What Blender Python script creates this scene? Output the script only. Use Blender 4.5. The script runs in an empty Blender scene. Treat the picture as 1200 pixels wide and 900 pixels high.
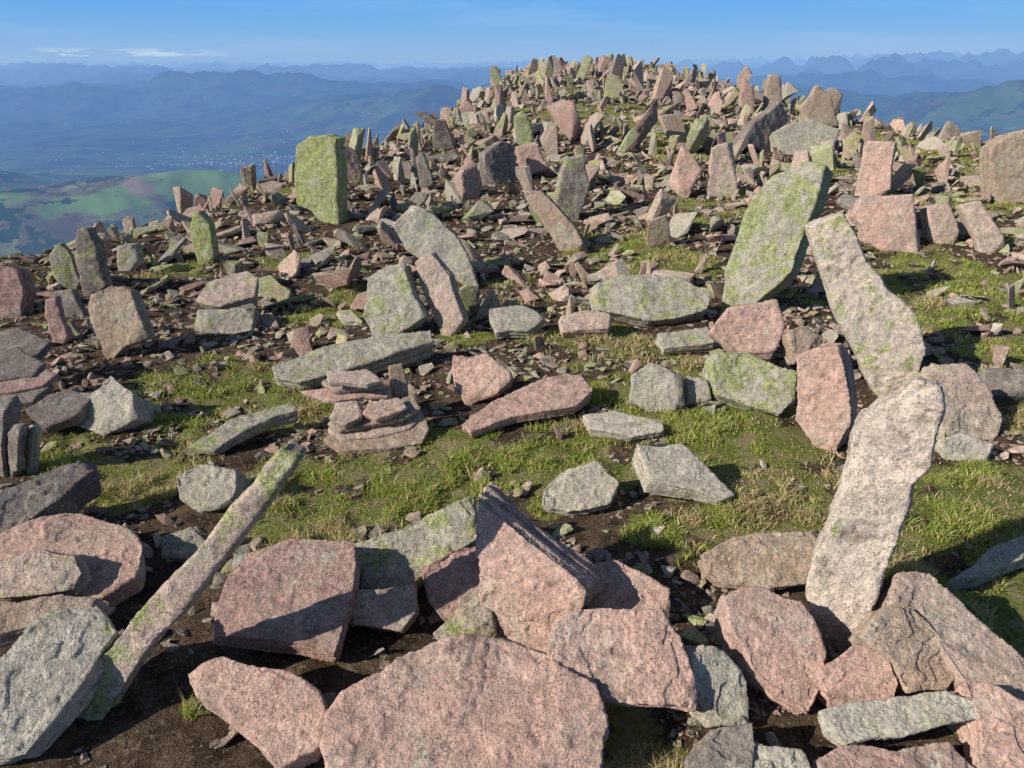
import bpy, bmesh, math, random
import numpy as np
from mathutils import Vector, Matrix
from mathutils.bvhtree import BVHTree

random.seed(7); rng = np.random.default_rng(11)
scene = bpy.context.scene
scene.view_settings.view_transform = 'Standard'
scene.view_settings.look = 'None'
scene.view_settings.exposure = 0

# ------------------------------------------------------------------ noise
def _hash(ix, iy, iz, seed):
    n = (ix * 73856093) ^ (iy * 19349663) ^ (iz * 83492791) ^ (seed * 2654435)
    n &= 0xffffffff
    n = ((n ^ (n >> 13)) * 1274126177) & 0xffffffff
    n = ((n ^ (n >> 16)) * 668265263) & 0xffffffff
    n = n ^ (n >> 15)
    return (n & 0xffff) / 32767.5 - 1.0

def vnoise(x, y, z, seed=0):
    x = np.asarray(x, float); y = np.asarray(y, float); z = np.asarray(z, float)
    x, y, z = np.broadcast_arrays(x, y, z)
    ix = np.floor(x).astype(np.int64); iy = np.floor(y).astype(np.int64); iz = np.floor(z).astype(np.int64)
    fx = x - ix; fy = y - iy; fz = z - iz
    fx = fx*fx*fx*(fx*(fx*6-15)+10); fy = fy*fy*fy*(fy*(fy*6-15)+10); fz = fz*fz*fz*(fz*(fz*6-15)+10)
    def c(a, b, d): return _hash(ix+a, iy+b, iz+d, seed)
    x00 = c(0,0,0)*(1-fx)+c(1,0,0)*fx; x10 = c(0,1,0)*(1-fx)+c(1,1,0)*fx
    x01 = c(0,0,1)*(1-fx)+c(1,0,1)*fx; x11 = c(0,1,1)*(1-fx)+c(1,1,1)*fx
    return (x00*(1-fy)+x10*fy)*(1-fz) + (x01*(1-fy)+x11*fy)*fz

def fbm(x, y, z=0.0, octv=4, seed=0, gain=0.5):
    s = 0; a = 1; t = 0; f = 1.0
    for i in range(octv):
        s = s + a*vnoise(np.asarray(x)*f+i*17.3, np.asarray(y)*f+i*9.1, np.asarray(z)*f+i*5.7, seed+i); t += a; a *= gain; f *= 2.03
    return s/t

def sstep(a, b, x):
    t = np.clip((x-a)/(b-a), 0, 1); return t*t*(3-2*t)

# ------------------------------------------------------------------ terrain height
YL = [-40,-10,0,4,6,8,11,16,22,30,60]; XL = [-8,-6,-5.2,-4.8,-4.2,-3.3,-2.6,-1.7,-0.7,0.7,2]
YR = [-40,0,8,13,19,28,60];            XR = [9,9.5,9.3,8.6,7.9,7.6,6]
def near_h(x, y, detail=True):
    xl = np.interp(y, YL, XL); xr = np.interp(y, YR, XR)
    dl = np.maximum(xl-x, 0); dr = np.maximum(x-xr, 0)
    df = np.maximum(y-31, 0); db = np.maximum(-12-y, 0)
    d = np.sqrt(dl*dl+dr*dr+df*df+db*db)
    drop = 0.60*(np.sqrt(d*d+0.8)-math.sqrt(.8))
    crest = np.interp(y, [7,10,14,18,22,27,30,33], [0,.08,.3,.58,.88,1.18,1.30,1.33])
    lat = 0.034*np.minimum((x-3.0)**2, 36)*sstep(9, 28, y)
    h = crest - lat - drop
    if detail:
        h = h + 0.14*fbm(x*0.35, y*0.35, 0, 3, 5)*sstep(3, 9, y) + 0.05*fbm(x*0.9, y*0.9, 0, 3, 15)
        h = h + 0.018*fbm(x*6, y*6, 0, 3, 25)
    return h

def far_h(x, y):
    r = np.sqrt(x*x+y*y)
    z = -850 + 100*np.clip(fbm(x/1500, y/1500, 0, 5, 40)+0.1, -0.15, 1)
    rid = (1-np.abs(fbm(x/5200, y/5200, 0.3, 6, 60, 0.5))*2.2)
    rid = np.clip(rid, 0, 1)**1.6
    rid2 = (1-np.abs(fbm(x/2300+4, y/2300, 0.7, 6, 80, 0.55))*2.0)
    rid2 = np.clip(rid2, 0, 1)**1.3
    side = sstep(0.05, 0.6, x/np.maximum(np.abs(y), 1))
    z = z + sstep(8500, 24000, r)*(440+290*side)*(0.35+0.65*rid)*(0.55+0.45*rid2)*1.25
    z = z + sstep(8500, 14000, r)*170*rid2
    def g(cx, cy, hgt, sx, sy=None):
        sy = sy or sx
        return hgt*np.exp(-((x-cx)/sx)**2/2-((y-cy)/sy)**2/2)
    n = 1+0.34*fbm(x/700, y/700, 0, 5, 90)
    z = z + n*(g(-2050, 2950, 310, 640, 700) + g(-1150, 3400, 250, 420, 500) + g(-3300, 4500, 270, 700, 600)
               + g(-700, 8800, 520, 1100, 900) + g(-1900, 10500, 330, 1100, 700) + g(-4200, 13500, 380, 2200, 900)
               + g(3900, 5600, 480, 1100, 1200) + g(5200, 7600, 470, 1600, 1200) + g(2600, 9500, 420, 1500, 900))
    return z

def H(x, y):
    x = np.asarray(x, float); y = np.asarray(y, float)
    r = np.sqrt(x*x+y*y)
    n = near_h(x, y)
    n = n + 14*sstep(80, 600, r)*fbm(x/160, y/160, 0, 4, 33)
    f = np.where(r > 700, far_h(x, y), -1e5)
    return np.maximum(n, f)

# ------------------------------------------------------------------ camera
PITCH = math.radians(23.0); FPX = 901.0
cam_z = float(H(0.0, 0.0)) + 1.6
C = np.array([0.0, 0.0, cam_z])
cd = bpy.data.cameras.new("camera"); cam = bpy.data.objects.new("camera", cd)
scene.collection.objects.link(cam); scene.camera = cam
cam.location = C; cam.rotation_euler = (math.pi/2-PITCH, 0, 0)
cd.sensor_width = 36; cd.lens = FPX/1200*36; cd.clip_start = 0.05; cd.clip_end = 120000

# image pixel coordinates -> sight ray from the camera -> hit on the modelled terrain
def ray(u, v):
    a = (u-600)/FPX; b = (450-v)/FPX
    return np.array([a, math.cos(PITCH)+b*math.sin(PITCH), -math.sin(PITCH)+b*math.cos(PITCH)])
TS = np.geomspace(0.8, 60, 700)
def ground(u, v, lift=0.0):
    d = ray(u, v)
    P = C[None, :]+TS[:, None]*d[None, :]
    g = P[:, 2]-(H(P[:, 0], P[:, 1])+lift)
    k = np.argmax(g < 0)
    if g[k] >= 0: k = np.searchsorted(TS, 20.0)
    t0, t1 = TS[k-1], TS[k]; g0, g1 = g[k-1], g[k]
    t = t0+(t1-t0)*g0/(g0-g1) if g0*g1 < 0 else t0
    return C+t*d

# ------------------------------------------------------------------ materials
def new_mat(name):
    m = bpy.data.materials.new(name); m.use_nodes = True
    nt = m.node_tree; nt.nodes.clear(); return m, nt
class NB:
    def __init__(s, nt): s.nt = nt
    def n(s, t, **k):
        nd = s.nt.nodes.new(t)
        for a, b in k.items(): setattr(nd, a, b)
        return nd
    def link(s, a, b): s.nt.links.new(a, b)
    def val(s, sock, v):
        if isinstance(v, bpy.types.NodeSocket): s.link(v, sock)
        else: sock.default_value = v
    def math(s, op, a, b=0.0, c=None, clamp=False):
        nd = s.n('ShaderNodeMath', operation=op); nd.use_clamp = clamp
        s.val(nd.inputs[0], a); s.val(nd.inputs[1], b)
        if c is not None: s.val(nd.inputs[2], c)
        return nd.outputs[0]
    def mix(s, f, a, b, bt='MIX'):
        nd = s.n('ShaderNodeMix', data_type='RGBA', blend_type=bt)
        s.val(nd.inputs[0], f)
        for i, v in ((6, a), (7, b)):
            if isinstance(v, tuple) and len(v) == 3: v = v+(1,)
            s.val(nd.inputs[i], v)
        return nd.outputs[2]
    def noise(s, vec, scale, detail=4, rough=0.55):
        nd = s.n('ShaderNodeTexNoise'); s.link(vec, nd.inputs['Vector'])
        nd.inputs['Scale'].default_value = scale; nd.inputs['Detail'].default_value = detail
        nd.inputs['Roughness'].default_value = rough; return nd.outputs['Fac']
    def ss(s, v, a, b):
        nd = s.n('ShaderNodeMapRange', interpolation_type='SMOOTHSTEP')
        s.val(nd.inputs[0], v); s.val(nd.inputs[1], a); s.val(nd.inputs[2], b)
        nd.inputs[3].default_value = 0; nd.inputs[4].default_value = 1
        return nd.outputs[0]

def rock_material():
    m, nt = new_mat("sandstone_with_lichen"); b = NB(nt)
    pos = b.n('ShaderNodeNewGeometry'); P = pos.outputs['Position']
    at = b.n('ShaderNodeAttribute'); at.attribute_name = 'tint'
    tint = at.outputs['Color']; lich = at.outputs['Alpha']
    big = b.noise(P, 5.5, 4, .65); mid = b.noise(P, 24, 4, .68); fine = b.noise(P, 140, 3, .75)
    # weathered grey-beige crust over the pink stone
    crust = b.math('MULTIPLY', b.ss(big, .44, .62), b.math('ADD', .24, b.math('MULTIPLY', lich, .5), clamp=True))
    col = b.mix(crust, tint, (0.45, 0.40, 0.33))
    k = b.math('ADD', b.math('MULTIPLY', b.math('SUBTRACT', mid, .5), 1.6), 1.0)
    k = b.math('ADD', k, b.math('MULTIPLY', b.math('SUBTRACT', fine, .5), 1.8))
    k = b.math('MAXIMUM', k, .3)
    comb = b.n('ShaderNodeCombineColor')
    for i in range(3): b.link(k, comb.inputs[i])
    col = b.mix(1.0, col, comb.outputs[0], 'MULTIPLY')
    # dark weathering stains
    stn = b.noise(P, 7, 5, .78)
    col = b.mix(b.math('MULTIPLY', b.ss(stn, .55, .66), .5), col, (0.15, 0.11, 0.09))
    # grey-green / yellow-green lichen
    ln = b.noise(P, 9, 5, .8)
    th = b.math('SUBTRACT', 0.73, b.math('MULTIPLY', lich, .30))
    mask = b.ss(ln, th, b.math('ADD', th, .05))
    gcol = b.mix(b.ss(b.math('ADD', b.math('MULTIPLY', fine, .6), b.math('MULTIPLY', mid, .4)), .42, .56), (0.18, 0.20, 0.065), (0.46, 0.50, 0.18))
    col = b.mix(b.math('MULTIPLY', mask, .76), col, gcol)
    # pale crustose lichen spots
    vor = b.n('ShaderNodeTexVoronoi'); vor.inputs['Scale'].default_value = 28
    wob = b.n('ShaderNodeTexNoise'); wob.inputs['Scale'].default_value = 60; wob.inputs['Detail'].default_value = 1; b.link(P, wob.inputs['Vector'])
    va = b.n('ShaderNodeVectorMath', operation='MULTIPLY_ADD'); b.link(wob.outputs['Color'], va.inputs[0])
    va.inputs[1].default_value = (.05, .05, .05); b.link(P, va.inputs[2]); b.link(va.outputs[0], vor.inputs['Vector'])
    sp = b.math('SUBTRACT', 1.0, b.ss(vor.outputs['Distance'], .18, .36))
    sp = b.math('MULTIPLY', sp, b.ss(b.math('ADD', big, b.math('MULTIPLY', lich, .14)), .53, .63))
    col = b.mix(b.math('MULTIPLY', sp, .6), col, (0.58, 0.57, 0.47))
    # hairline cracks
    crk = b.math('SUBTRACT', 1.0, b.ss(b.math('ABSOLUTE', b.math('SUBTRACT', stn, .47)), .0, .010))
    crk = b.math('MULTIPLY', crk, b.ss(mid, .44, .56))
    col = b.mix(b.math('MULTIPLY', crk, .6), col, (0.07, 0.05, 0.04))
    bs = b.n('ShaderNodeBsdfDiffuse'); b.link(col, bs.inputs['Color']); bs.inputs['Roughness'].default_value = .4
    hgt = b.math('ADD', mid, b.math('MULTIPLY', fine, .55))
    hgt = b.math('SUBTRACT', hgt, b.math('MULTIPLY', crk, .35))
    bp = b.n('ShaderNodeBump'); bp.inputs['Strength'].default_value = 1; bp.inputs['Distance'].default_value = .011
    b.link(hgt, bp.inputs['Height']); b.link(bp.outputs[0], bs.inputs['Normal'])
    out = b.n('ShaderNodeOutputMaterial'); b.link(bs.outputs[0], out.inputs[0])
    return m
ROCK = rock_material()
HZ1 = (0.115, 0.26, 0.55); HZ2 = (0.26, 0.455, 0.78)  # painted haze colours, near and far, emitted by distant surfaces

def ground_material():
    m, nt = new_mat("mountain_ground"); b = NB(nt)
    geo = b.n('ShaderNodeNewGeometry'); P = geo.outputs['Position']
    at = b.n('ShaderNodeAttribute'); at.attribute_name = 'mask'
    sep = b.n('ShaderNodeSeparateColor'); b.link(at.outputs['Color'], sep.inputs[0])
    gm = sep.outputs[0]
    n1 = b.noise(P, 8, 4, .7); n2 = b.noise(P, 60, 4, .7); n3 = b.noise(P, 250, 2, .6)
    soil = b.mix(b.ss(n1, .35, .65), (0.08, 0.052, 0.035), (0.22, 0.155, 0.105))
    soil = b.mix(b.ss(n2, .52, .66), soil, (0.33, 0.265, 0.20))
    soil = b.mix(b.ss(n3, .35, .7), b.mix(.5, soil, (0.03, 0.02, 0.015)), soil)
    grass = b.mix(b.ss(n2, .35, .65), (0.13, 0.15, 0.04), (0.30, 0.31, 0.09))
    grass = b.mix(b.ss(n1, .46, .62), grass, (0.34, 0.28, 0.15))
    near = b.mix(b.ss(b.math('ADD', gm, b.math('MULTIPLY', b.math('SUBTRACT', n2, .5), .8)), .34, .58), soil, grass)
    # far land cover
    f1 = b.noise(P, 0.0016, 6, .62); f2 = b.noise(P, 0.006, 5, .65)
    v = b.n('ShaderNodeTexVoronoi'); v.inputs['Scale'].default_value = .0042; b.link(P, v.inputs['Vector'])
    vs = b.n('ShaderNodeSeparateColor'); b.link(v.outputs['Color'], vs.inputs[0])
    field = b.mix(vs.outputs[0], (0.13, 0.24, 0.055), (0.30, 0.36, 0.11))
    field = b.mix(b.ss(vs.outputs[1], .75, .8), field, (0.28, 0.21, 0.13))
    heath = b.mix(b.ss(f2, .4, .6), (0.13, 0.09, 0.06), (0.26, 0.19, 0.11))
    wood = (0.04, 0.055, 0.025)
    far = b.mix(b.ss(f1, .49, .57), field, heath)
    far = b.mix(b.ss(b.math('ADD', b.math('MULTIPLY', f2, .6), b.math('MULTIPLY', f1, .4)), .52, .55), far, wood)
    ln = b.n('ShaderNodeVectorMath', operation='LENGTH'); b.link(P, ln.inputs[0]); R = ln.outputs['Value']
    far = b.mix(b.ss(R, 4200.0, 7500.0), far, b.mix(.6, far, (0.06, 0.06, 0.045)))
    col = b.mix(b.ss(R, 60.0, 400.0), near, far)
    bs = b.n('ShaderNodeBsdfDiffuse'); b.link(col, bs.inputs['Color'])
    bp = b.n('ShaderNodeBump'); bp.inputs['Strength'].default_value = 1; bp.inputs['Distance'].default_value = .02
    b.link(b.math('ADD', n2, b.math('MULTIPLY', n3, .4)), bp.inputs['Height']); b.link(bp.outputs[0], bs.inputs['Normal'])
    # aerial haze painted into the ground shader: blue emission growing with distance
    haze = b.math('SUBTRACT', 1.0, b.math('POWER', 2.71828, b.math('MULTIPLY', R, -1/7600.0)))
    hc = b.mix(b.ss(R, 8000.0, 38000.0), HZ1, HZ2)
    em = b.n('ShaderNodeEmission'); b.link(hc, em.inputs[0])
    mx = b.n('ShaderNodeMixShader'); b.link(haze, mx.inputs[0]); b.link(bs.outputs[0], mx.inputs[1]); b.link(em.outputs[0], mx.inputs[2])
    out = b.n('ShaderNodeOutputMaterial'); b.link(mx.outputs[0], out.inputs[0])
    return m

# ------------------------------------------------------------------ mesh helper
def mesh_np(name, V, F, mat, cols=None, smooth=True, attr='tint'):
    V = np.asarray(V, np.float32); F = np.asarray(F, np.int32)
    me = bpy.data.meshes.new(name); k = F.shape[1]
    me.vertices.add(len(V)); me.vertices.foreach_set('co', V.ravel())
    me.loops.add(F.size); me.loops.foreach_set('vertex_index', F.ravel())
    me.polygons.add(len(F)); me.polygons.foreach_set('loop_start', np.arange(0, F.size, k, dtype=np.int32))
    me.polygons.foreach_set('loop_total', np.full(len(F), k, np.int32))
    me.update(calc_edges=True)
    sm = np.full(len(F), smooth, bool) if isinstance(smooth, bool) else smooth
    me.polygons.foreach_set('use_smooth', sm)
    if cols is not None:
        a = me.color_attributes.new(attr, 'FLOAT_COLOR', 'POINT')
        a.data.foreach_set('color', np.asarray(cols, np.float32).ravel())
    me.materials.append(mat); return me
def add_obj(name, me, loc=(0, 0, 0)):
    o = bpy.data.objects.new(name, me); o.location = loc; scene.collection.objects.link(o); return o

# ------------------------------------------------------------------ grass mask
GP = [(700,400,.45),(770,425,.36),(730,465,.26),(650,395,.25),(560,535,.34),(450,575,.42),(620,555,.32),(520,525,.26),(680,525,.34),
 (850,600,.38),(900,545,.42),(830,500,.38),(940,590,.28),(780,490,.24),(910,500,.32),(1080,610,.40),(1150,570,.50),(1180,625,.36),(1170,700,.30),(1120,650,.32),
 (1100,330,.75),(1160,360,.65),(1080,375,.45),(1180,410,.4),(1190,480,.4),(250,450,.44),(190,480,.30),(215,510,.24),(300,445,.28),(370,485,.24),(350,580,.34),(310,600,.22),
 (130,570,.24),(60,540,.2),(400,370,.34),(415,350,.28),(550,395,.18),(235,825,.06),(740,870,.14),(680,135,2.2),(740,150,1.6),(1090,175,1.4),(1150,190,1.2),(1000,155,1.2),
 (790,310,.5),(820,250,.6),(1110,235,.8),(240,295,.25),(180,560,.22),(760,560,.2),(560,600,.2),(1060,300,.5),(600,330,.2),(700,300,.3),(900,230,.5),(960,160,1.0),(800,180,.8)]
GPW = [(ground(u, v)[:2], r) for u, v, r in GP]
def grass_mask(x, y):
    m = np.zeros_like(x)
    w = 0.8*fbm(x*2.6, y*2.6, 0, 5, 70, .62)
    for (c, r) in GPW:
        d = np.sqrt((x-c[0])**2+((y-c[1])/1.15)**2)/r
        m = np.maximum(m, 1-sstep(.5, 1.15, d+w))
    far = sstep(10, 16, y)
    m = np.maximum(m, sstep(.24-.14*far, .42-.14*far, fbm(x*1.1+7, y*1.1, 0, 4, 77))*.75*sstep(2.6, 4, y))
    m = m*(0.3+0.7*sstep(-.30, .10, fbm(x*6, y*6, 0, 4, 78)))
    return np.clip(m, 0, 1)

# ------------------------------------------------------------------ terrain mesh (one polar sheet to the horizon)
def build_terrain():
    ang = np.concatenate([np.arange(-38, 38, .2), np.arange(38, 60, .8), np.arange(60, 300, 4), np.arange(300, 322, .8)])
    th = np.radians(ang); na = len(th)
    r = np.geomspace(.5, 48000, 900); nr = len(r)
    X = r[:, None]*np.sin(th)[None, :]; Y = r[:, None]*np.cos(th)[None, :]
    Z = H(X, Y)
    V = np.stack([X, Y, Z], -1).reshape(-1, 3)
    i = np.arange(nr-1)[:, None]; j = np.arange(na)[None, :]; j2 = (j+1) % na
    F = np.stack([i*na+j, (i+1)*na+j, (i+1)*na+j2, i*na+j2], -1).reshape(-1, 4)[:, ::-1]
    g = np.full(X.shape, .3); q = r < 60
    g[q] = grass_mask(X[q], Y[q]); g = g.reshape(-1)
    cols = np.stack([g, g, g, np.ones_like(g)], -1)
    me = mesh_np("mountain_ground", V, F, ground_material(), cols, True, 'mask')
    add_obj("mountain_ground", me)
build_terrain()

# ------------------------------------------------------------------ hero stones
TINT = {'P': (.60,.40,.33), 'p': (.54,.41,.34), 'G': (.46,.415,.34), 'g': (.54,.48,.40), 'q': (.60,.50,.42), 'D': (.27,.225,.20), 'B': (.44,.33,.25), 'L': (.42,.42,.24), 'R': (.47,.305,.26)}
S = [] # name, outline, elevation of face normal, yaw, thickness, tint, lichen, lift
def st(name, o, e, yaw, th, c, li, lift=None): S.append((name, o, e, yaw, th, c, li, lift))
ss_, sl, fr, bo = 'standing_stone', 'stone_slab', 'flat_rock', 'boulder'
# foreground
st(fr,[(375,870),(385,835),(400,812),(470,768),(520,747),(590,740),(640,765),(700,800),(713,850),(706,900),(690,960),(385,960)],70,0,.09,'P',.15,.10)
st(fr,[(648,722),(700,712),(775,716),(797,745),(822,832),(735,826),(636,808)],54,5,.08,'P',.1,.12)
st(ss_,[(557,582),(586,606),(640,650),(688,692),(684,712),(640,757),(598,744),(563,738),(557,650)],16,-20,.14,'P',.2,.03)
st(sl,[(285,632),(413,632),(418,660),(392,765),(245,742)],70,-4,.06,'R',.35,.09)
st(ss_,[(325,528),(350,536),(300,606),(240,682),(185,745),(104,846),(80,840),(82,812),(130,755),(200,676),(268,598)],12,-5,.07,'p',.75,.0)
st(sl,[(0,775),(60,715),(115,708),(137,740),(105,790),(30,885),(-30,900),(-30,800)],50,15,.08,'g',.35,.06)
st(fr,[(-30,640),(30,612),(75,597),(150,618),(167,640),(160,675),(120,697),(60,690),(-30,690)],70,0,.08,'P',.15,.09)
st(bo,[(-20,660),(45,640),(88,650),(97,672),(85,692),(40,698),(-20,698)],50,0,.10,'p',.6,.12)
st(fr,[(-30,705),(70,697),(132,700),(112,716),(50,732),(-30,750)],74,0,.06,'B',.4,.10)
st(fr,[(-30,590),(60,547),(108,535),(116,548),(70,585),(0,632),(-30,640)],60,20,.12,'D',.3,.08)
st(fr,[(217,785),(260,768),(340,785),(375,810),(387,840),(372,880),(325,903),(295,862),(228,812)],68,-8,.06,'P',.1,.06)
st(bo,[(415,637),(500,602),(555,578),(562,630),(520,655),(480,690),(425,697),(406,665)],52,0,.13,'G',.75,.05)
st(bo,[(412,692),(485,686),(489,705),(470,738),(405,728)],54,0,.08,'p',.6,.05)
st(bo,[(493,668),(530,645),(565,640),(568,738),(535,738),(503,705)],45,-5,.14,'R',.2,.04)
st(bo,[(508,742),(540,708),(572,700),(580,745),(540,752)],55,-5,.08,'B',.9,.05)
st(fr,[(672,662),(720,656),(785,690),(787,722),(740,728),(690,722)],64,0,.08,'P',.2,.08)
st(bo,[(800,757),(850,765),(873,800),(876,848),(832,850),(812,800)],45,15,.12,'G',.4,.05)
st(bo,[(812,893),(845,852),(882,846),(880,900),(860,930),(812,930)],50,0,.12,'D',.4,.06)
st(fr,[(852,882),(880,869),(945,878),(958,915),(900,935),(850,925)],60,0,.08,'g',.6,.07)
st(ss_,[(1010,494),(1034,476),(1078,446),(1102,456),(1106,480),(1096,512),(1093,547),(1070,566),(1066,592),(1048,640),(1028,700),(1008,748),(985,765),(957,745),(946,705),(952,668),(977,605),(996,545)],6,-24,.12,'q',.4,.0)
st(bo,[(823,650),(845,635),(900,621),(967,618),(962,645),(952,683),(900,690),(850,686),(830,673)],46,0,.12,'B',.25,.05)
st(sl,[(845,692),(890,687),(940,705),(968,760),(962,805),(945,837),(912,812),(880,780),(857,735)],52,8,.06,'P',.15,.05)
st(bo,[(950,790),(980,772),(1005,752),(1040,767),(1055,800),(1050,824),(982,824)],54,0,.08,'P',.05,.08)
st(bo,[(1010,745),(1035,712),(1070,714),(1102,745),(1125,790),(1110,808),(1065,812),(1050,777)],46,10,.08,'B',.2,.10)
st(sl,[(1050,668),(1090,672),(1150,728),(1230,795),(1230,835),(1130,795),(1100,750),(1075,715),(1045,705)],60,14,.07,'p',.3,.07)
st(fr,[(960,832),(1030,820),(1110,809),(1147,822),(1148,842),(1060,862),(992,872),(970,857)],64,0,.045,'g',.6,.11)
st(fr,[(1130,795),(1160,800),(1240,840),(1240,920),(1150,900),(1150,850)],64,8,.10,'P',.2,.07)
st(fr,[(960,888),(1000,872),(1050,880),(1110,868),(1150,905),(1120,940),(960,935)],65,0,.08,'R',.2,.08)
# middle distance, pile of flat slabs
st(sl,[(378,513),(440,496),(490,478),(503,502),(495,518),(400,528)],68,0,.035,'B',.2,.03)
st(sl,[(384,500),(440,486),(488,468),(498,488),(480,502),(400,515)],68,4,.03,'p',.2,.065)
st(sl,[(380,494),(440,481),(484,462),(494,478),(470,492),(398,505)],68,-4,.025,'B',.2,.10)
st(sl,[(385,490),(392,472),(425,468),(424,488),(404,498)],60,5,.045,'p',.3,.14)
st(sl,[(424,484),(432,470),(468,465),(478,477),(440,491)],68,5,.03,'P',.2,.15)
st(sl,[(350,458),(400,450),(458,452),(456,464),(395,470)],76,0,.028,'P',.1,.20)
st(sl,[(376,448),(388,440),(446,442),(450,453),(392,458)],74,0,.025,'B',.2,.235)
st(sl,[(382,434),(430,431),(450,446),(430,451),(385,447)],68,0,.03,'p',.3,.27)
st(sl,[(455,431),(472,428),(479,466),(459,468)],10,10,.05,'B',.2,.14)
st(sl,[(318,428),(380,405),(450,390),(505,385),(508,400),(430,425),(350,447),(322,443)],70,0,.08,'G',.65,.07)
st(bo,[(530,415),(570,414),(603,440),(582,462),(545,478),(533,450)],35,-8,.08,'P',.05,.0)
st(fr,[(540,497),(600,460),(650,440),(682,438),(696,455),(675,475),(600,487),(550,507)],78,0,.045,'P',.05,.05)
st(bo,[(736,472),(740,440),(762,425),(800,440),(802,475),(762,483)],25,-15,.10,'G',.4,.0)
st(bo,[(803,440),(830,442),(835,468),(805,472)],45,0,.08,'G',.4,.03)
st(fr,[(682,486),(720,480),(775,492),(779,505),(740,512),(690,503)],74,0,.045,'g',.4,.04)
st(fr,[(745,520),(798,518),(832,550),(863,580),(845,587),(800,572),(760,562)],62,15,.05,'g',.5,.04)
st(bo,[(638,572),(665,546),(700,540),(726,565),(716,590),(665,600),(636,592)],52,0,.10,'g',.45,.03)
st(bo,[(205,560),(230,541),(276,550),(272,585),(230,601),(210,585)],40,-10,.12,'G',.3,.02)
st(fr,[(220,520),(270,490),(345,470),(350,480),(290,502),(250,527)],76,0,.04,'G',.7,.05)
st(bo,[(190,628),(225,618),(245,640),(235,655),(190,650)],50,0,.1,'G',.3,.04)
# left
st(ss_,[(347,170),(362,160),(382,158),(393,163),(396,200),(397,263),(372,252),(348,240),(344,200)],4,-22,.17,'L',1.0,.0)
st(ss_,[(225,250),(232,247),(246,262),(252,300),(236,309),(222,292)],5,-10,.08,'L',.9,.0)
st(ss_,[(89,269),(103,267),(113,285),(126,335),(96,346),(88,300)],5,0,.10,'D',.6,.0)
st(ss_,[(56,300),(70,284),(84,300),(94,330),(86,340),(60,325)],10,10,.07,'G',.8,.0)
st(ss_,[(97,347),(130,335),(152,340),(173,397),(121,421),(106,382)],15,-10,.09,'B',.3,.0)
st(bo,[(136,288),(160,285),(163,312),(138,318)],10,0,.10,'G',.6,.0)
st(sl,[(228,352),(245,330),(290,317),(303,325),(299,347),(258,359)],54,0,.08,'p',.6,.12)
st(sl,[(225,385),(232,362),(297,360),(294,388),(260,392)],30,0,.14,'G',.5,.0)
st(bo,[(0,308),(22,318),(30,342),(24,366),(0,372),(-20,340)],10,0,.12,'R',.3,.0)
st(bo,[(52,352),(64,348),(80,395),(62,402)],10,0,.06,'R',.2,.0)
st(bo,[(60,340),(84,338),(98,368),(74,372)],20,0,.06,'D',.3,.0)
st(bo,[(80,496),(100,465),(130,440),(155,458),(161,490),(122,511)],35,-10,.16,'g',.35,.0)
st(fr,[(28,480),(80,455),(112,460),(95,485),(50,500)],65,10,.05,'D',.3,.07)
st(fr,[(-20,420),(20,405),(52,425),(40,440),(-20,450)],65,0,.04,'D',.2,.18)
st(fr,[(-20,438),(40,425),(70,438),(50,452),(-20,462)],68,0,.035,'R',.2,.15)
st(fr,[(-20,458),(30,440),(62,450),(40,470),(-20,480)],68,0,.04,'D',.2,.11)
st(fr,[(-20,395),(20,382),(60,400),(45,415),(-20,425)],66,0,.04,'D',.2,.20)
st(ss_,[(8,508),(16,498),(22,500),(20,552),(8,556)],5,-30,.04,'D',.3,.0)
st(ss_,[(24,505),(34,497),(39,503),(36,548),(25,550)],5,-30,.04,'G',.3,.0)
st(ss_,[(-14,505),(-2,470),(5,480),(4,560),(-12,560)],5,-20,.08,'D',.3,.0)
# centre middle
st(bo,[(430,325),(450,313),(472,308),(499,370),(470,388),(440,398),(425,372)],22,-10,.14,'G',.7,.0)
st(ss_,[(486,306),(505,296),(526,322),(544,375),(521,393),(500,352)],12,-20,.08,'p',.2,.0)
st(ss_,[(460,264),(482,239),(510,252),(535,275),(550,302),(563,337),(522,322),(475,292)],25,-5,.14,'G',.5,.02)
st(ss_,[(610,219),(635,224),(660,250),(690,290),(660,294),(640,268)],15,-15,.12,'B',.5,.0)
st(ss_,[(652,235),(665,186),(685,180),(692,216),(676,258),(655,262)],8,10,.15,'D',.7,.0)
st(bo,[(690,331),(730,321),(800,325),(833,345),(829,363),(760,376),(700,362)],50,0,.18,'G',.7,.06)
st(fr,[(655,368),(690,362),(716,368),(714,386),(658,390)],55,0,.07,'p',.3,.05)
st(fr,[(572,360),(612,355),(642,370),(620,388),(580,390)],62,0,.07,'G',.4,.06)
st(fr,[(770,390),(830,382),(838,402),(778,408)],62,0,.07,'G',.5,.06)
# right group
st(ss_,[(845,366),(849,318),(872,250),(905,206),(942,189),(968,195),(955,240),(938,282),(928,318),(898,345),(862,362)],16,-30,.34,'G',.85,.0)
st(ss_,[(945,265),(968,255),(990,250),(1003,275),(1015,305),(1040,340),(1075,370),(1086,410),(1075,450),(1045,470),(1012,438),(985,382),(968,330)],12,-16,.14,'q',.65,.0)
st(bo,[(835,387),(855,360),(910,351),(919,385),(906,420),(860,410)],30,-5,.12,'P',.1,.14)
st(bo,[(826,417),(870,410),(935,435),(932,470),(914,487),(840,462)],38,-5,.20,'G',.85,.03)
st(bo,[(933,417),(955,408),(980,404),(990,430),(998,495),(968,527),(930,492)],10,-35,.14,'P',.25,.0)
st(bo,[(918,392),(950,380),(968,400),(935,425)],30,10,.12,'B',.3,.12)
st(bo,[(1085,426),(1130,425),(1162,460),(1182,500),(1165,516),(1110,512),(1082,495)],38,8,.16,'p',.5,.0)
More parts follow.
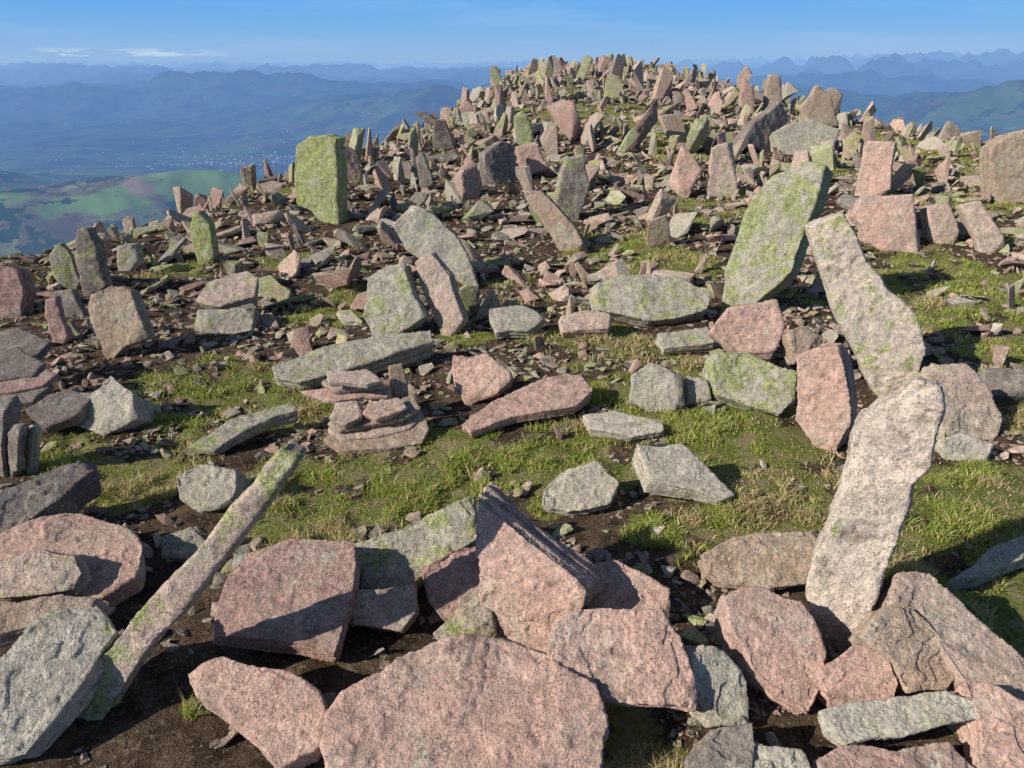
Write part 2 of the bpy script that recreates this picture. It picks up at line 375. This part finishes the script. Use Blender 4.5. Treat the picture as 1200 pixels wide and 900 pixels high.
st(bo,[(1100,516),(1130,508),(1166,520),(1156,540),(1110,541)],42,0,.09,'g',.4,.0)
st(ss_,[(1012,164),(1050,166),(1044,222),(1000,229)],8,-30,.16,'P',.2,.0)
st(bo,[(1010,228),(1070,227),(1087,290),(1050,295),(1016,283),(1000,250)],20,-8,.20,'P',.35,.0)
st(ss_,[(1125,240),(1150,234),(1182,286),(1152,297)],18,-10,.12,'p',.2,.0)
st(ss_,[(1160,172),(1180,158),(1220,148),(1220,238),(1162,230)],8,-5,.25,'B',.3,.0)
st(bo,[(1086,242),(1115,238),(1126,280),(1095,286)],15,0,.15,'p',.2,.0)
st(ss_,[(884,142),(915,117),(926,140),(902,178),(862,174)],18,35,.22,'D',.2,.0)
st(ss_,[(835,172),(860,165),(866,226),(830,230)],8,-5,.14,'p',.6,.0)
st(ss_,[(800,168),(823,200),(806,232),(783,216)],10,-5,.14,'P',.2,.0)
st(bo,[(604,172),(630,165),(645,198),(608,207)],15,0,.2,'P',.1,.0)
st(ss_,[(602,136),(613,129),(624,150),(624,176),(604,174)],5,0,.15,'L',.8,.0)
st(ss_,[(568,180),(588,165),(602,168),(614,212),(574,218)],10,35,.16,'D',.4,.0)
st(fr,[(1110,682),(1160,642),(1230,615),(1230,640),(1150,676)],70,0,.07,'G',.5,.04)
st(fr,[(1145,432),(1230,425),(1230,458),(1165,460)],65,0,.09,'D',.3,.07)
st(ss_,[(897,105),(903,86),(915,88),(918,130),(900,132)],5,0,.2,'B',.2,.0)
st(ss_,[(940,124),(958,98),(975,110),(985,145),(945,148)],10,0,.25,'B',.3,.0)
st(ss_,[(868,112),(872,92),(884,100),(886,134),(868,134)],5,0,.2,'R',.2,.0)
st(bo,[(905,155),(950,138),(985,152),(975,178),(915,181)],30,0,.3,'G',.4,.0)
st(ss_,[(540,205),(556,185),(568,215),(560,232),(542,232)],8,35,.14,'R',.3,.0)
st(ss_,[(487,185),(495,177),(508,215),(494,225)],5,0,.12,'D',.5,.0)

low = []; heroes = []; BV = []; BF = []
for (name, o, e, yaw, th, c, li, lift) in S:
    e = math.radians(e); yw = math.radians(yaw)
    n = np.array([math.sin(yw)*math.cos(e), -math.cos(yw)*math.cos(e), math.sin(e)])
    lift = 0.0 if lift is None else lift
    au, av = max(o, key=lambda p: p[1])
    av2 = min(av, 925)
    P0 = ground(au, av2, lift)
    W = []
    for (u, v) in o:
        d = ray(u, v); t = n.dot(P0-C)/n.dot(d)
        W.append(C+t*d)
    W = np.array(W)
    ctr = W.mean(0)
    Q = []
    for i in range(len(W)):
        a, b2 = W[i], W[(i+1) % len(W)]; L = np.linalg.norm(b2-a)
        Q.append(a)
        if L > .06:
            t = random.uniform(.3, .7); mdir = np.cross(n, (b2-a)/L)
            Q.append(a+(b2-a)*t + mdir*L*random.uniform(-.06, .06))
    Q = np.array(Q); m = len(Q)
    stand = e < math.radians(32)
    if stand and lift < .05:
        z0 = Q[:, 2].min(); hh = np.ptp(Q[:, 2])
        for i in range(m):
            if Q[i, 2] < z0+.10*hh: Q[i, 2] -= .05
    sc = random.uniform(.96, 1.03) if stand else random.uniform(.92, 1.0)
    Bk = []
    for i in range(m):
        q = ctr+(Q[i]-ctr)*(sc+random.uniform(-.04, .04)) - n*th*random.uniform(.88, 1.12)
        if not stand and lift < .1:
            g = q[2]-float(H(q[0], q[1]))
            if g > 0: q = q+np.array([0, 0, -.35*g])
        Bk.append(q)
    Bk = np.array(Bk)
    Fr = Q + n[None, :]*(rng.uniform(-.06, .06, m)[:, None]*th)
    bm = bmesh.new()
    fv = [bm.verts.new(p-P0) for p in Fr]; bv = [bm.verts.new(p-P0) for p in Bk]
    bm.faces.new(fv); bm.faces.new(bv[::-1])
    for i in range(m):
        j = (i+1) % m; bm.faces.new([fv[j], fv[i], bv[i], bv[j]])
    bmesh.ops.recalc_face_normals(bm, faces=bm.faces)
    bmesh.ops.triangulate(bm, faces=bm.faces)
    base = len(BV)
    bm.verts.index_update()
    for v_ in bm.verts: BV.append(Vector(v_.co)+Vector(P0))
    for f_ in bm.faces: BF.append([base+q.index for q in f_.verts])
    size = np.linalg.norm(np.ptp(np.vstack([Q, Bk]), axis=0))
    # knock small flat chips off the front arrises
    for _ in range(6):
        i = random.randrange(m); out = Q[i]-ctr; out = out/np.linalg.norm(out)
        pn = n*random.uniform(.6, 1.2)+out*random.uniform(.5, 1.0)+rng.normal(0, .12, 3); pn /= np.linalg.norm(pn)
        pp = Fr[i]-P0-pn*random.uniform(.08, .32)*min(th, .12)
        gone = int((((Fr-P0)-pp)@pn > 0).sum()); gb = int((((Bk-P0)-pp)@pn > 0).sum())
        if gone > 2 or gb > 0: continue
        geom = list(bm.verts)+list(bm.edges)+list(bm.faces)
        bmesh.ops.bisect_plane(bm, geom=geom, dist=1e-5, plane_co=Vector(pp), plane_no=Vector(pn), clear_outer=True)
        be = [x for x in bm.edges if x.is_boundary]
        if be: bmesh.ops.holes_fill(bm, edges=be, sides=0)
    bmesh.ops.triangulate(bm, faces=bm.faces)
    bmesh.ops.recalc_face_normals(bm, faces=bm.faces)
    me = bpy.data.meshes.new('tmp'); bm.to_mesh(me); bm.free()
    ob = bpy.data.objects.new('tmp', me); scene.collection.objects.link(ob)
    dist = np.linalg.norm(P0)
    md = ob.modifiers.new('r', 'REMESH'); md.mode = 'VOXEL'
    md.voxel_size = max(size/140, 0.0019*dist)
    low.append(ob); heroes.append((name, P0, n, size, c, li, ctr, W, th))
hero_bvh = BVHTree.FromPolygons(BV, BF)

# generic broken-stone shapes
def hull_bm(seed, dims, npts=17, power=9):
    r = np.random.default_rng(seed)
    p = r.uniform(-1, 1, (npts, 3)); p /= (np.abs(p)**power).sum(1)[:, None]**(1/power)
    p[:, 2] = np.sign(p[:, 2])*np.abs(p[:, 2])**.3
    p *= r.uniform(.85, 1, (npts, 1)); p *= np.array(dims)
    sh = r.uniform(-.45, .45, 3); p[:, 0] += p[:, 2]*sh[0]; p[:, 1] *= 1+p[:, 0]*sh[1]*1.3; p[:, 2] *= 1+p[:, 0]*sh[2]
    bm = bmesh.new()
    for q in p: bm.verts.new(q)
    bmesh.ops.convex_hull(bm, input=bm.verts)
    bmesh.ops.delete(bm, geom=[x for x in bm.verts if not x.link_faces], context='VERTS')
    bmesh.ops.triangulate(bm, faces=bm.faces)
    return bm
NV = 40; HI = []; LO = []
hi_obs = []
def tri_arrays(me):
    me.calc_loop_triangles()
    V = np.empty(len(me.vertices)*3, np.float32); me.vertices.foreach_get('co', V)
    F = np.empty(len(me.loop_triangles)*3, np.int32); me.loop_triangles.foreach_get('vertices', F)
    return V.reshape(-1, 3), F.reshape(-1, 3)
for i in range(NV):
    dims = (1, random.uniform(.45, .9), random.uniform(.08, .28))
    bm = hull_bm(100+i, dims, random.choice([11, 14, 18]))
    me = bpy.data.meshes.new('t'); bm.to_mesh(me); LO.append(tri_arrays(me)); bm.free()
    ob = bpy.data.objects.new('t', me); scene.collection.objects.link(ob); hi_obs.append(ob)
    md = ob.modifiers.new('r', 'REMESH'); md.mode = 'VOXEL'; md.voxel_size = .042
dg = bpy.context.evaluated_depsgraph_get(); dg.update()

def get_eval(ob):
    me = bpy.data.meshes.new_from_object(ob.evaluated_get(dg))
    nv = len(me.vertices); V = np.empty(nv*3, np.float32); me.vertices.foreach_get('co', V)
    N = np.empty(nv*3, np.float32); me.vertices.foreach_get('normal', N)
    return me, V.reshape(-1, 3).astype(float), N.reshape(-1, 3).astype(float)

for ob, (name, P0, n, size, c, li, ctr, W, th) in zip(low, heroes):
    me, V, N = get_eval(ob)
    p = V+P0; k = min(1, th/.09)
    d = .005*k*size*fbm(p[:, 0]*4/size, p[:, 1]*4/size, p[:, 2]*4/size, 3, 3)
    d += .0035*k*fbm(p[:, 0]*22, p[:, 1]*22, p[:, 2]*22, 4, 8, .65)
    # flaked layers on the bedding face, ledges on the broken sides
    lay = fbm(p[:, 0]*5, p[:, 1]*5, p[:, 2]*5, 4, 31, .6)*4
    fl = np.floor(lay)+sstep(.46, .54, lay-np.floor(lay))
    d += .0055*k*fl*np.abs(N@n)
    s = p@n + .006*fbm(p[:, 0]*5, p[:, 1]*5, p[:, 2]*5, 2, 12)
    side = np.clip(1-np.abs(N@n)*1.2, 0, 1)
    d += k*side*(.008*vnoise(s*70, p[:, 0]*2, p[:, 1]*2, 14)+.005*vnoise(s*160, p[:, 0]*3, p[:, 1]*3, 44))
    # spalls broken out along the arrises
    d -= .016*k*np.clip(fbm(p[:, 0]*11, p[:, 1]*11, p[:, 2]*11, 2, 51)-.28, 0, 1)*sstep(.1, .5, side)
    d += .0018*fbm(p[:, 0]*80, p[:, 1]*80, p[:, 2]*80, 2, 18)
    V2 = V+N*d[:, None]
    me.vertices.foreach_set('co', V2.astype(np.float32).ravel())
    me.polygons.foreach_set('use_smooth', np.ones(len(me.polygons), bool))
    t = np.array(TINT[c])*random.uniform(.92, 1.08)
    # bedding bands of darker and paler sandstone on the broken sides
    band = (1+.35*side*vnoise(s*95, p[:, 0], p[:, 1], 71))*(1-.10*side)
    cols = np.concatenate([t[None, :]*band[:, None], np.full((len(V), 1), li)], 1).astype(np.float32)
    a = me.color_attributes.new('tint', 'FLOAT_COLOR', 'POINT')
    a.data.foreach_set('color', cols.ravel())
    me.materials.append(ROCK); me.name = name; me.update()
    add_obj(name, me, P0)
for ob in hi_obs:
    me, V, N = get_eval(ob); k = random.random()*50
    d = .015*fbm(V[:, 0]*2+k, V[:, 1]*2, V[:, 2]*2, 3, 3)+.015*fbm(V[:, 0]*8+k, V[:, 1]*8, V[:, 2]*8, 3, 4) + .03*(1-np.abs(N[:, 2]))*vnoise(V[:, 2]*22, V[:, 0]+k, V[:, 1], 5)
    _, F = tri_arrays(me); HI.append(((V+N*d[:, None]).astype(np.float32), F))
for ob in low+hi_obs: bpy.data.objects.remove(ob)

# ------------------------------------------------------------------ scattered rocks
hc = np.array([h[1][:2]*0.5+h[6][:2]*0.5 for h in heroes]); hr = np.array([max(.05, np.ptp(h[7][:, 0])*.5) for h in heroes])
tints = ['P','P','p','p','p','p','G','G','g','D','B','R','R','L']
OCC = np.zeros((30000, 3)); NO = 0
def place(cnt, y0, y1, s0, s1, pw, standp, gl, sep, a_lim=None, reg=True):
    global NO
    out = []; M = cnt*10
    ys = y0*(y1/y0)**rng.random(M) if a_lim else y0+(y1-y0)*rng.random(M)
    if a_lim: xs = ys*rng.uniform(-a_lim, a_lim, M)
    else:
        xl = np.interp(ys, YL, XL)-2.2; xr = np.interp(ys, YR, XR)+2.5; xs = xl+(xr-xl)*rng.random(M)
        k = np.abs(xs) < ys*.78+.6; xs = xs[k]; ys = ys[k]
    gm = grass_mask(xs, ys)
    k = gm < gl; xs = xs[k]; ys = ys[k]
    for x, y in zip(xs, ys):
        if len(out) >= cnt: break
        s = s0*(s1/s0)**(random.random()**pw)
        d = np.hypot(hc[:, 0]-x, (hc[:, 1]-y))
        if (d < hr*.62+s*.42).any(): continue
        if s > .10:
            dx = np.abs(hc[:, 0]*(y/np.maximum(hc[:, 1], .1))-x); dy = hc[:, 1]-y
            if ((dx < hr*.8+s*.35) & (dy > 0) & (dy < .12+.045*y+s*.8)).any(): continue
        A = OCC[:NO]
        if sep > 0 and NO and (np.hypot(A[:, 0]-x, A[:, 1]-y) < sep*(A[:, 2]+s*.5)).any(): continue
        if reg: OCC[NO] = (x, y, s*.5); NO += 1
        out.append((x, y, s, random.random() < standp(y)))
    return out
R = []
R += place(220, 10, 34, .42, .85, 1.6, lambda y: .55, .5, .85)
R += place(1350, 5.2, 34, .22, .44, 1.0, lambda y: .16 if y < 9 else .42, .5, .6)
R += place(4600, 4.2, 35, .11, .25, 1.0, lambda y: .20, .5, .45)
R += place(6000, 4.0, 20, .05, .13, 1.0, lambda y: .05, .55, .0, None, False)
R += place(3600, 3.0, 9, .03, .10, 1.0, lambda y: .03, .5, 0, .75, False)
R += place(650, 1.4, 3.6, .025, .10, 1.2, lambda y: 0, .4, 0, .8, False)
def rotm(stand):
    yaw = Matrix.Rotation(random.uniform(0, 6.283), 3, 'Z')
    if stand:
        m = Matrix.Rotation(math.radians(90+random.uniform(-38, 38)), 3, 'Y')
        m = Matrix.Rotation(math.radians(random.gauss(0, 18)), 3, 'X') @ m
        return yaw @ m
    return yaw @ Matrix.Rotation(random.gauss(0, .38), 3, 'X') @ Matrix.Rotation(random.gauss(0, .32), 3, 'Y')
VV = []; FF = []; CC = []; SM = []; off = 0
RA = np.array([(r[0], r[1]) for r in R]); RH = H(RA[:, 0], RA[:, 1])
for (x, y, s, stand), hz in zip(R, RH):
    dist = math.hypot(x, y)
    px = s/dist
    i = random.randrange(NV)
    if px > .04: V, F = HI[i]; sm = True
    else: V, F = LO[i]; sm = False
    M = np.array(rotm(stand)); asp = np.array([1, random.uniform(.45, .85) if stand else random.uniform(.75, 1.15), random.uniform(.8, 1.5)])
    k = s*.5*(1.25 if stand else 1)
    W = (V*asp*k)@M.T
    zmin, zmax = W[:, 2].min(), W[:, 2].max()
    sink = .14 if stand else .2
    W = W+np.array([x, y, hz-zmin-sink*(zmax-zmin)])
    t = np.array(TINT[random.choice(tints)])*random.uniform(.65, 1.1)
    li = random.choice([.0, .1, .3, .4, .6, .9])
    VV.append(W); FF.append(F+off); off += len(V)
    CC.append(np.tile(np.append(t, li), (len(V), 1))); SM.append(np.full(len(F), sm, bool))
add_obj("scattered_rocks", mesh_np("scattered_rocks", np.vstack(VV), np.vstack(FF), ROCK, np.vstack(CC), np.concatenate(SM)))

# gravel
VV = []; FF = []; CC = []; off = 0
G = []
for _ in range(22000):
    y = 1.3*(11/1.3)**random.random(); x = y*random.uniform(-.78, .78); G.append((x, y))
G = np.array(G); keep = (grass_mask(G[:, 0], G[:, 1]) < .35) & (fbm(G[:, 0]*1.7, G[:, 1]*1.7, 0, 3, 99) > -.25*sstep(2, 5, G[:, 1])-.05); G = G[keep]; GH = H(G[:, 0], G[:, 1])
for (x, y), hz in zip(G, GH):
    V, F = LO[random.randrange(NV)]
    s = random.uniform(.004, .017)*(.7+.14*y)
    W = (V*s)@np.array(rotm(False)).T+np.array([x, y, hz+s*.1])
    t = np.array(TINT[random.choice('PpGgBR')])*random.uniform(.5, .9)
    VV.append(W); FF.append(F+off); off += len(V); CC.append(np.tile(np.append(t, .1), (len(V), 1)))
add_obj("gravel", mesh_np("gravel", np.vstack(VV), np.vstack(FF), ROCK, np.vstack(CC), False))

# ------------------------------------------------------------------ grass blades
def build_grass():
    N = 820000
    y = 1.3*(16/1.3)**rng.random(N); x = y*rng.uniform(-.78, .78, N)
    g = grass_mask(x, y); tuft = fbm(x*9, y*9, 0, 3, 55)
    k = (g > .15) & (rng.random(N) < g*(.10+.90*sstep(-.22, .25, tuft)))
    x, y, g, tuft = x[k], y[k], g[k], tuft[k]
    z = H(x, y)
    ok = np.ones(len(x), bool); up = Vector((0, 0, 1))
    for i in range(len(x)):
        if hero_bvh.ray_cast(Vector((x[i], y[i], z[i]-.03)), up, .4)[0] is not None: ok[i] = False
    x, y, z, g, tuft = x[ok], y[ok], z[ok], g[ok], tuft[ok]; n = len(x)
    hgt = rng.uniform(.009, .026, n)*(.45+1.25*sstep(-.2, .5, tuft))
    dn = fbm(x*3, y*3, 0, 4, 66)
    dry = (rng.random(n) < .16+.66*sstep(.0, .26, dn))
    hgt = np.where(dry, hgt*1.35, hgt)
    w = rng.uniform(.0011, .0019, n)*(.7+.28*y)
    a = rng.uniform(0, 6.283, n); dx = np.cos(a); dy = np.sin(a)
    b = rng.uniform(0, 6.283, n); lean = rng.uniform(.3, 1.6, n)*hgt; lx = np.cos(b)*lean; ly = np.sin(b)*lean
    V = np.empty((n, 5, 3))
    V[:, 0] = np.stack([x-dx*w, y-dy*w, z-.004], -1); V[:, 1] = np.stack([x+dx*w, y+dy*w, z-.004], -1)
    V[:, 2] = np.stack([x+lx*.35-dx*w*.8, y+ly*.35-dy*w*.8, z+hgt*.6], -1); V[:, 3] = np.stack([x+lx*.35+dx*w*.8, y+ly*.35+dy*w*.8, z+hgt*.6], -1)
    V[:, 4] = np.stack([x+lx, y+ly, z+hgt], -1)
    bs = np.arange(n)[:, None]*5
    F = np.concatenate([bs+np.array([[0, 1, 3]]), bs+np.array([[0, 3, 2]]), bs+np.array([[2, 3, 4]])])
    u = rng.random(n)[:, None]
    c = np.array([.28, .36, .06])*(1-u)+np.array([.54, .58, .15])*u
    c = np.where(dry[:, None], np.array([.68, .56, .31])*(.5+.8*u), c)
    cols = np.repeat(np.concatenate([c, np.ones((n, 1))], 1), 5, axis=0)
    m, nt = new_mat("grass"); q = NB(nt)
    at = q.n('ShaderNodeAttribute'); at.attribute_name = 'tint'
    d = q.n('ShaderNodeBsdfDiffuse'); t = q.n('ShaderNodeBsdfTranslucent'); q.link(at.outputs['Color'], d.inputs[0]); q.link(at.outputs['Color'], t.inputs[0])
    mx = q.n('ShaderNodeMixShader'); mx.inputs[0].default_value = .4; q.link(d.outputs[0], mx.inputs[1]); q.link(t.outputs[0], mx.inputs[2])
    o = q.n('ShaderNodeOutputMaterial'); q.link(mx.outputs[0], o.inputs[0])
    add_obj("grass", mesh_np("grass", V.reshape(-1, 3), F, m, cols, True))
build_grass()

# ------------------------------------------------------------------ distant town in the valley
def build_town():
    n = 240; VV = []; FF = []
    cx = rng.normal(-2150, 520, n); cy = rng.normal(7000, 300, n)
    k = rng.random(n) < .2; cx[k] = rng.uniform(-4200, -1200, k.sum()); cy[k] = rng.uniform(5800, 8600, k.sum())
    z = H(cx, cy); off = 0
    for i in range(n):
        w, l, h = random.uniform(8, 14), random.uniform(8, 18), random.uniform(4, 8)
        a = random.random()*3.14; ca, sa = math.cos(a), math.sin(a)
        P = [(-w/2,-l/2,-3),(w/2,-l/2,-3),(w/2,l/2,-3),(-w/2,l/2,-3),(-w/2,-l/2,h),(w/2,-l/2,h),(w/2,l/2,h),(-w/2,l/2,h),(0,-l/2,h+3),(0,l/2,h+3)]
        VV += [(cx[i]+p[0]*ca-p[1]*sa, cy[i]+p[0]*sa+p[1]*ca, z[i]+p[2]) for p in P]
        FF += [[off+q for q in f] for f in [(0,1,5),(0,5,4),(1,2,6),(1,6,5),(2,3,7),(2,7,6),(3,0,4),(3,4,7),(4,5,8),(6,7,9),(5,6,9),(5,9,8),(7,4,8),(7,8,9)]]; off += 10
    m, nt = new_mat("whitewashed_houses"); q = NB(nt)
    d = q.n('ShaderNodeBsdfDiffuse'); d.inputs[0].default_value = (.75, .72, .68, 1)
    em = q.n('ShaderNodeEmission'); em.inputs[0].default_value = HZ1+(1,)  # valley haze painted over the houses as a blue glow
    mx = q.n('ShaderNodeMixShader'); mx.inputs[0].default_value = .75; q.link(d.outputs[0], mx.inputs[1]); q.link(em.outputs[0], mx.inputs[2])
    o = q.n('ShaderNodeOutputMaterial'); q.link(mx.outputs[0], o.inputs[0])
    add_obj("distant_town", mesh_np("distant_town", np.array(VV), np.array(FF), m, None, False))
build_town()

# ------------------------------------------------------------------ light and sky
sd = Vector((-.80, -.46, .52)).normalized()
elev = math.asin(sd.z); azi = math.atan2(sd.x, sd.y)
L = bpy.data.lights.new("sun", 'SUN'); L.energy = 5.0; L.angle = math.radians(.5); L.color = (1, .94, .83)
lo = bpy.data.objects.new("sun", L); scene.collection.objects.link(lo); lo.rotation_euler = sd.to_track_quat('Z', 'Y').to_euler()
w = bpy.data.worlds.new("World"); scene.world = w; w.use_nodes = True
nt = w.node_tree; nt.nodes.clear(); b = NB(nt)
sky = b.n('ShaderNodeTexSky', sky_type='NISHITA'); sky.sun_disc = False; sky.sun_elevation = elev; sky.sun_rotation = azi % (2*math.pi)
sky.altitude = 900; sky.air_density = 1; sky.dust_density = .4; sky.ozone_density = 2
tc = b.n('ShaderNodeTexCoord'); sp = b.n('ShaderNodeSeparateXYZ'); b.link(tc.outputs['Generated'], sp.inputs[0]); Z = sp.outputs[2]
low_sky = b.mix(b.ss(Z, -.02, .085), (3.6, 6.2, 9.8), (1.1, 4.9, 11.2))
col = b.mix(b.math('MULTIPLY', b.math('SUBTRACT', 1.0, b.ss(Z, .09, .35)), .92), sky.outputs[0], low_sky)
mp = b.n('ShaderNodeMapping'); mp.inputs['Scale'].default_value = (14, 14, 90); b.link(tc.outputs['Generated'], mp.inputs[0])
cl = b.noise(mp.outputs[0], 1.6, 5, .65)
band = b.math('MULTIPLY', b.ss(Z, .000, .003), b.math('SUBTRACT', 1.0, b.ss(Z, .004, .012)))
band = b.math('MULTIPLY', band, b.math('SUBTRACT', 1.0, b.ss(sp.outputs[0], -.4, -.3)))
mp2 = b.n('ShaderNodeMapping'); mp2.inputs['Scale'].default_value = (2, 2, 22); b.link(tc.outputs['Generated'], mp2.inputs[0])
cl2 = b.noise(mp2.outputs[0], 1.6, 4, .6)
fac = b.math('ADD', b.math('MULTIPLY', b.math('MULTIPLY', b.ss(cl, .50, .62), band), .6), b.math('MULTIPLY', b.ss(cl2, .45, .75), .12), clamp=True)
col = b.mix(fac, col, (8.0, 9.6, 11.5))
bg = b.n('ShaderNodeBackground'); b.link(col, bg.inputs[0]); bg.inputs[1].default_value = .08
o = b.n('ShaderNodeOutputWorld'); b.link(bg.outputs[0], o.inputs[0])
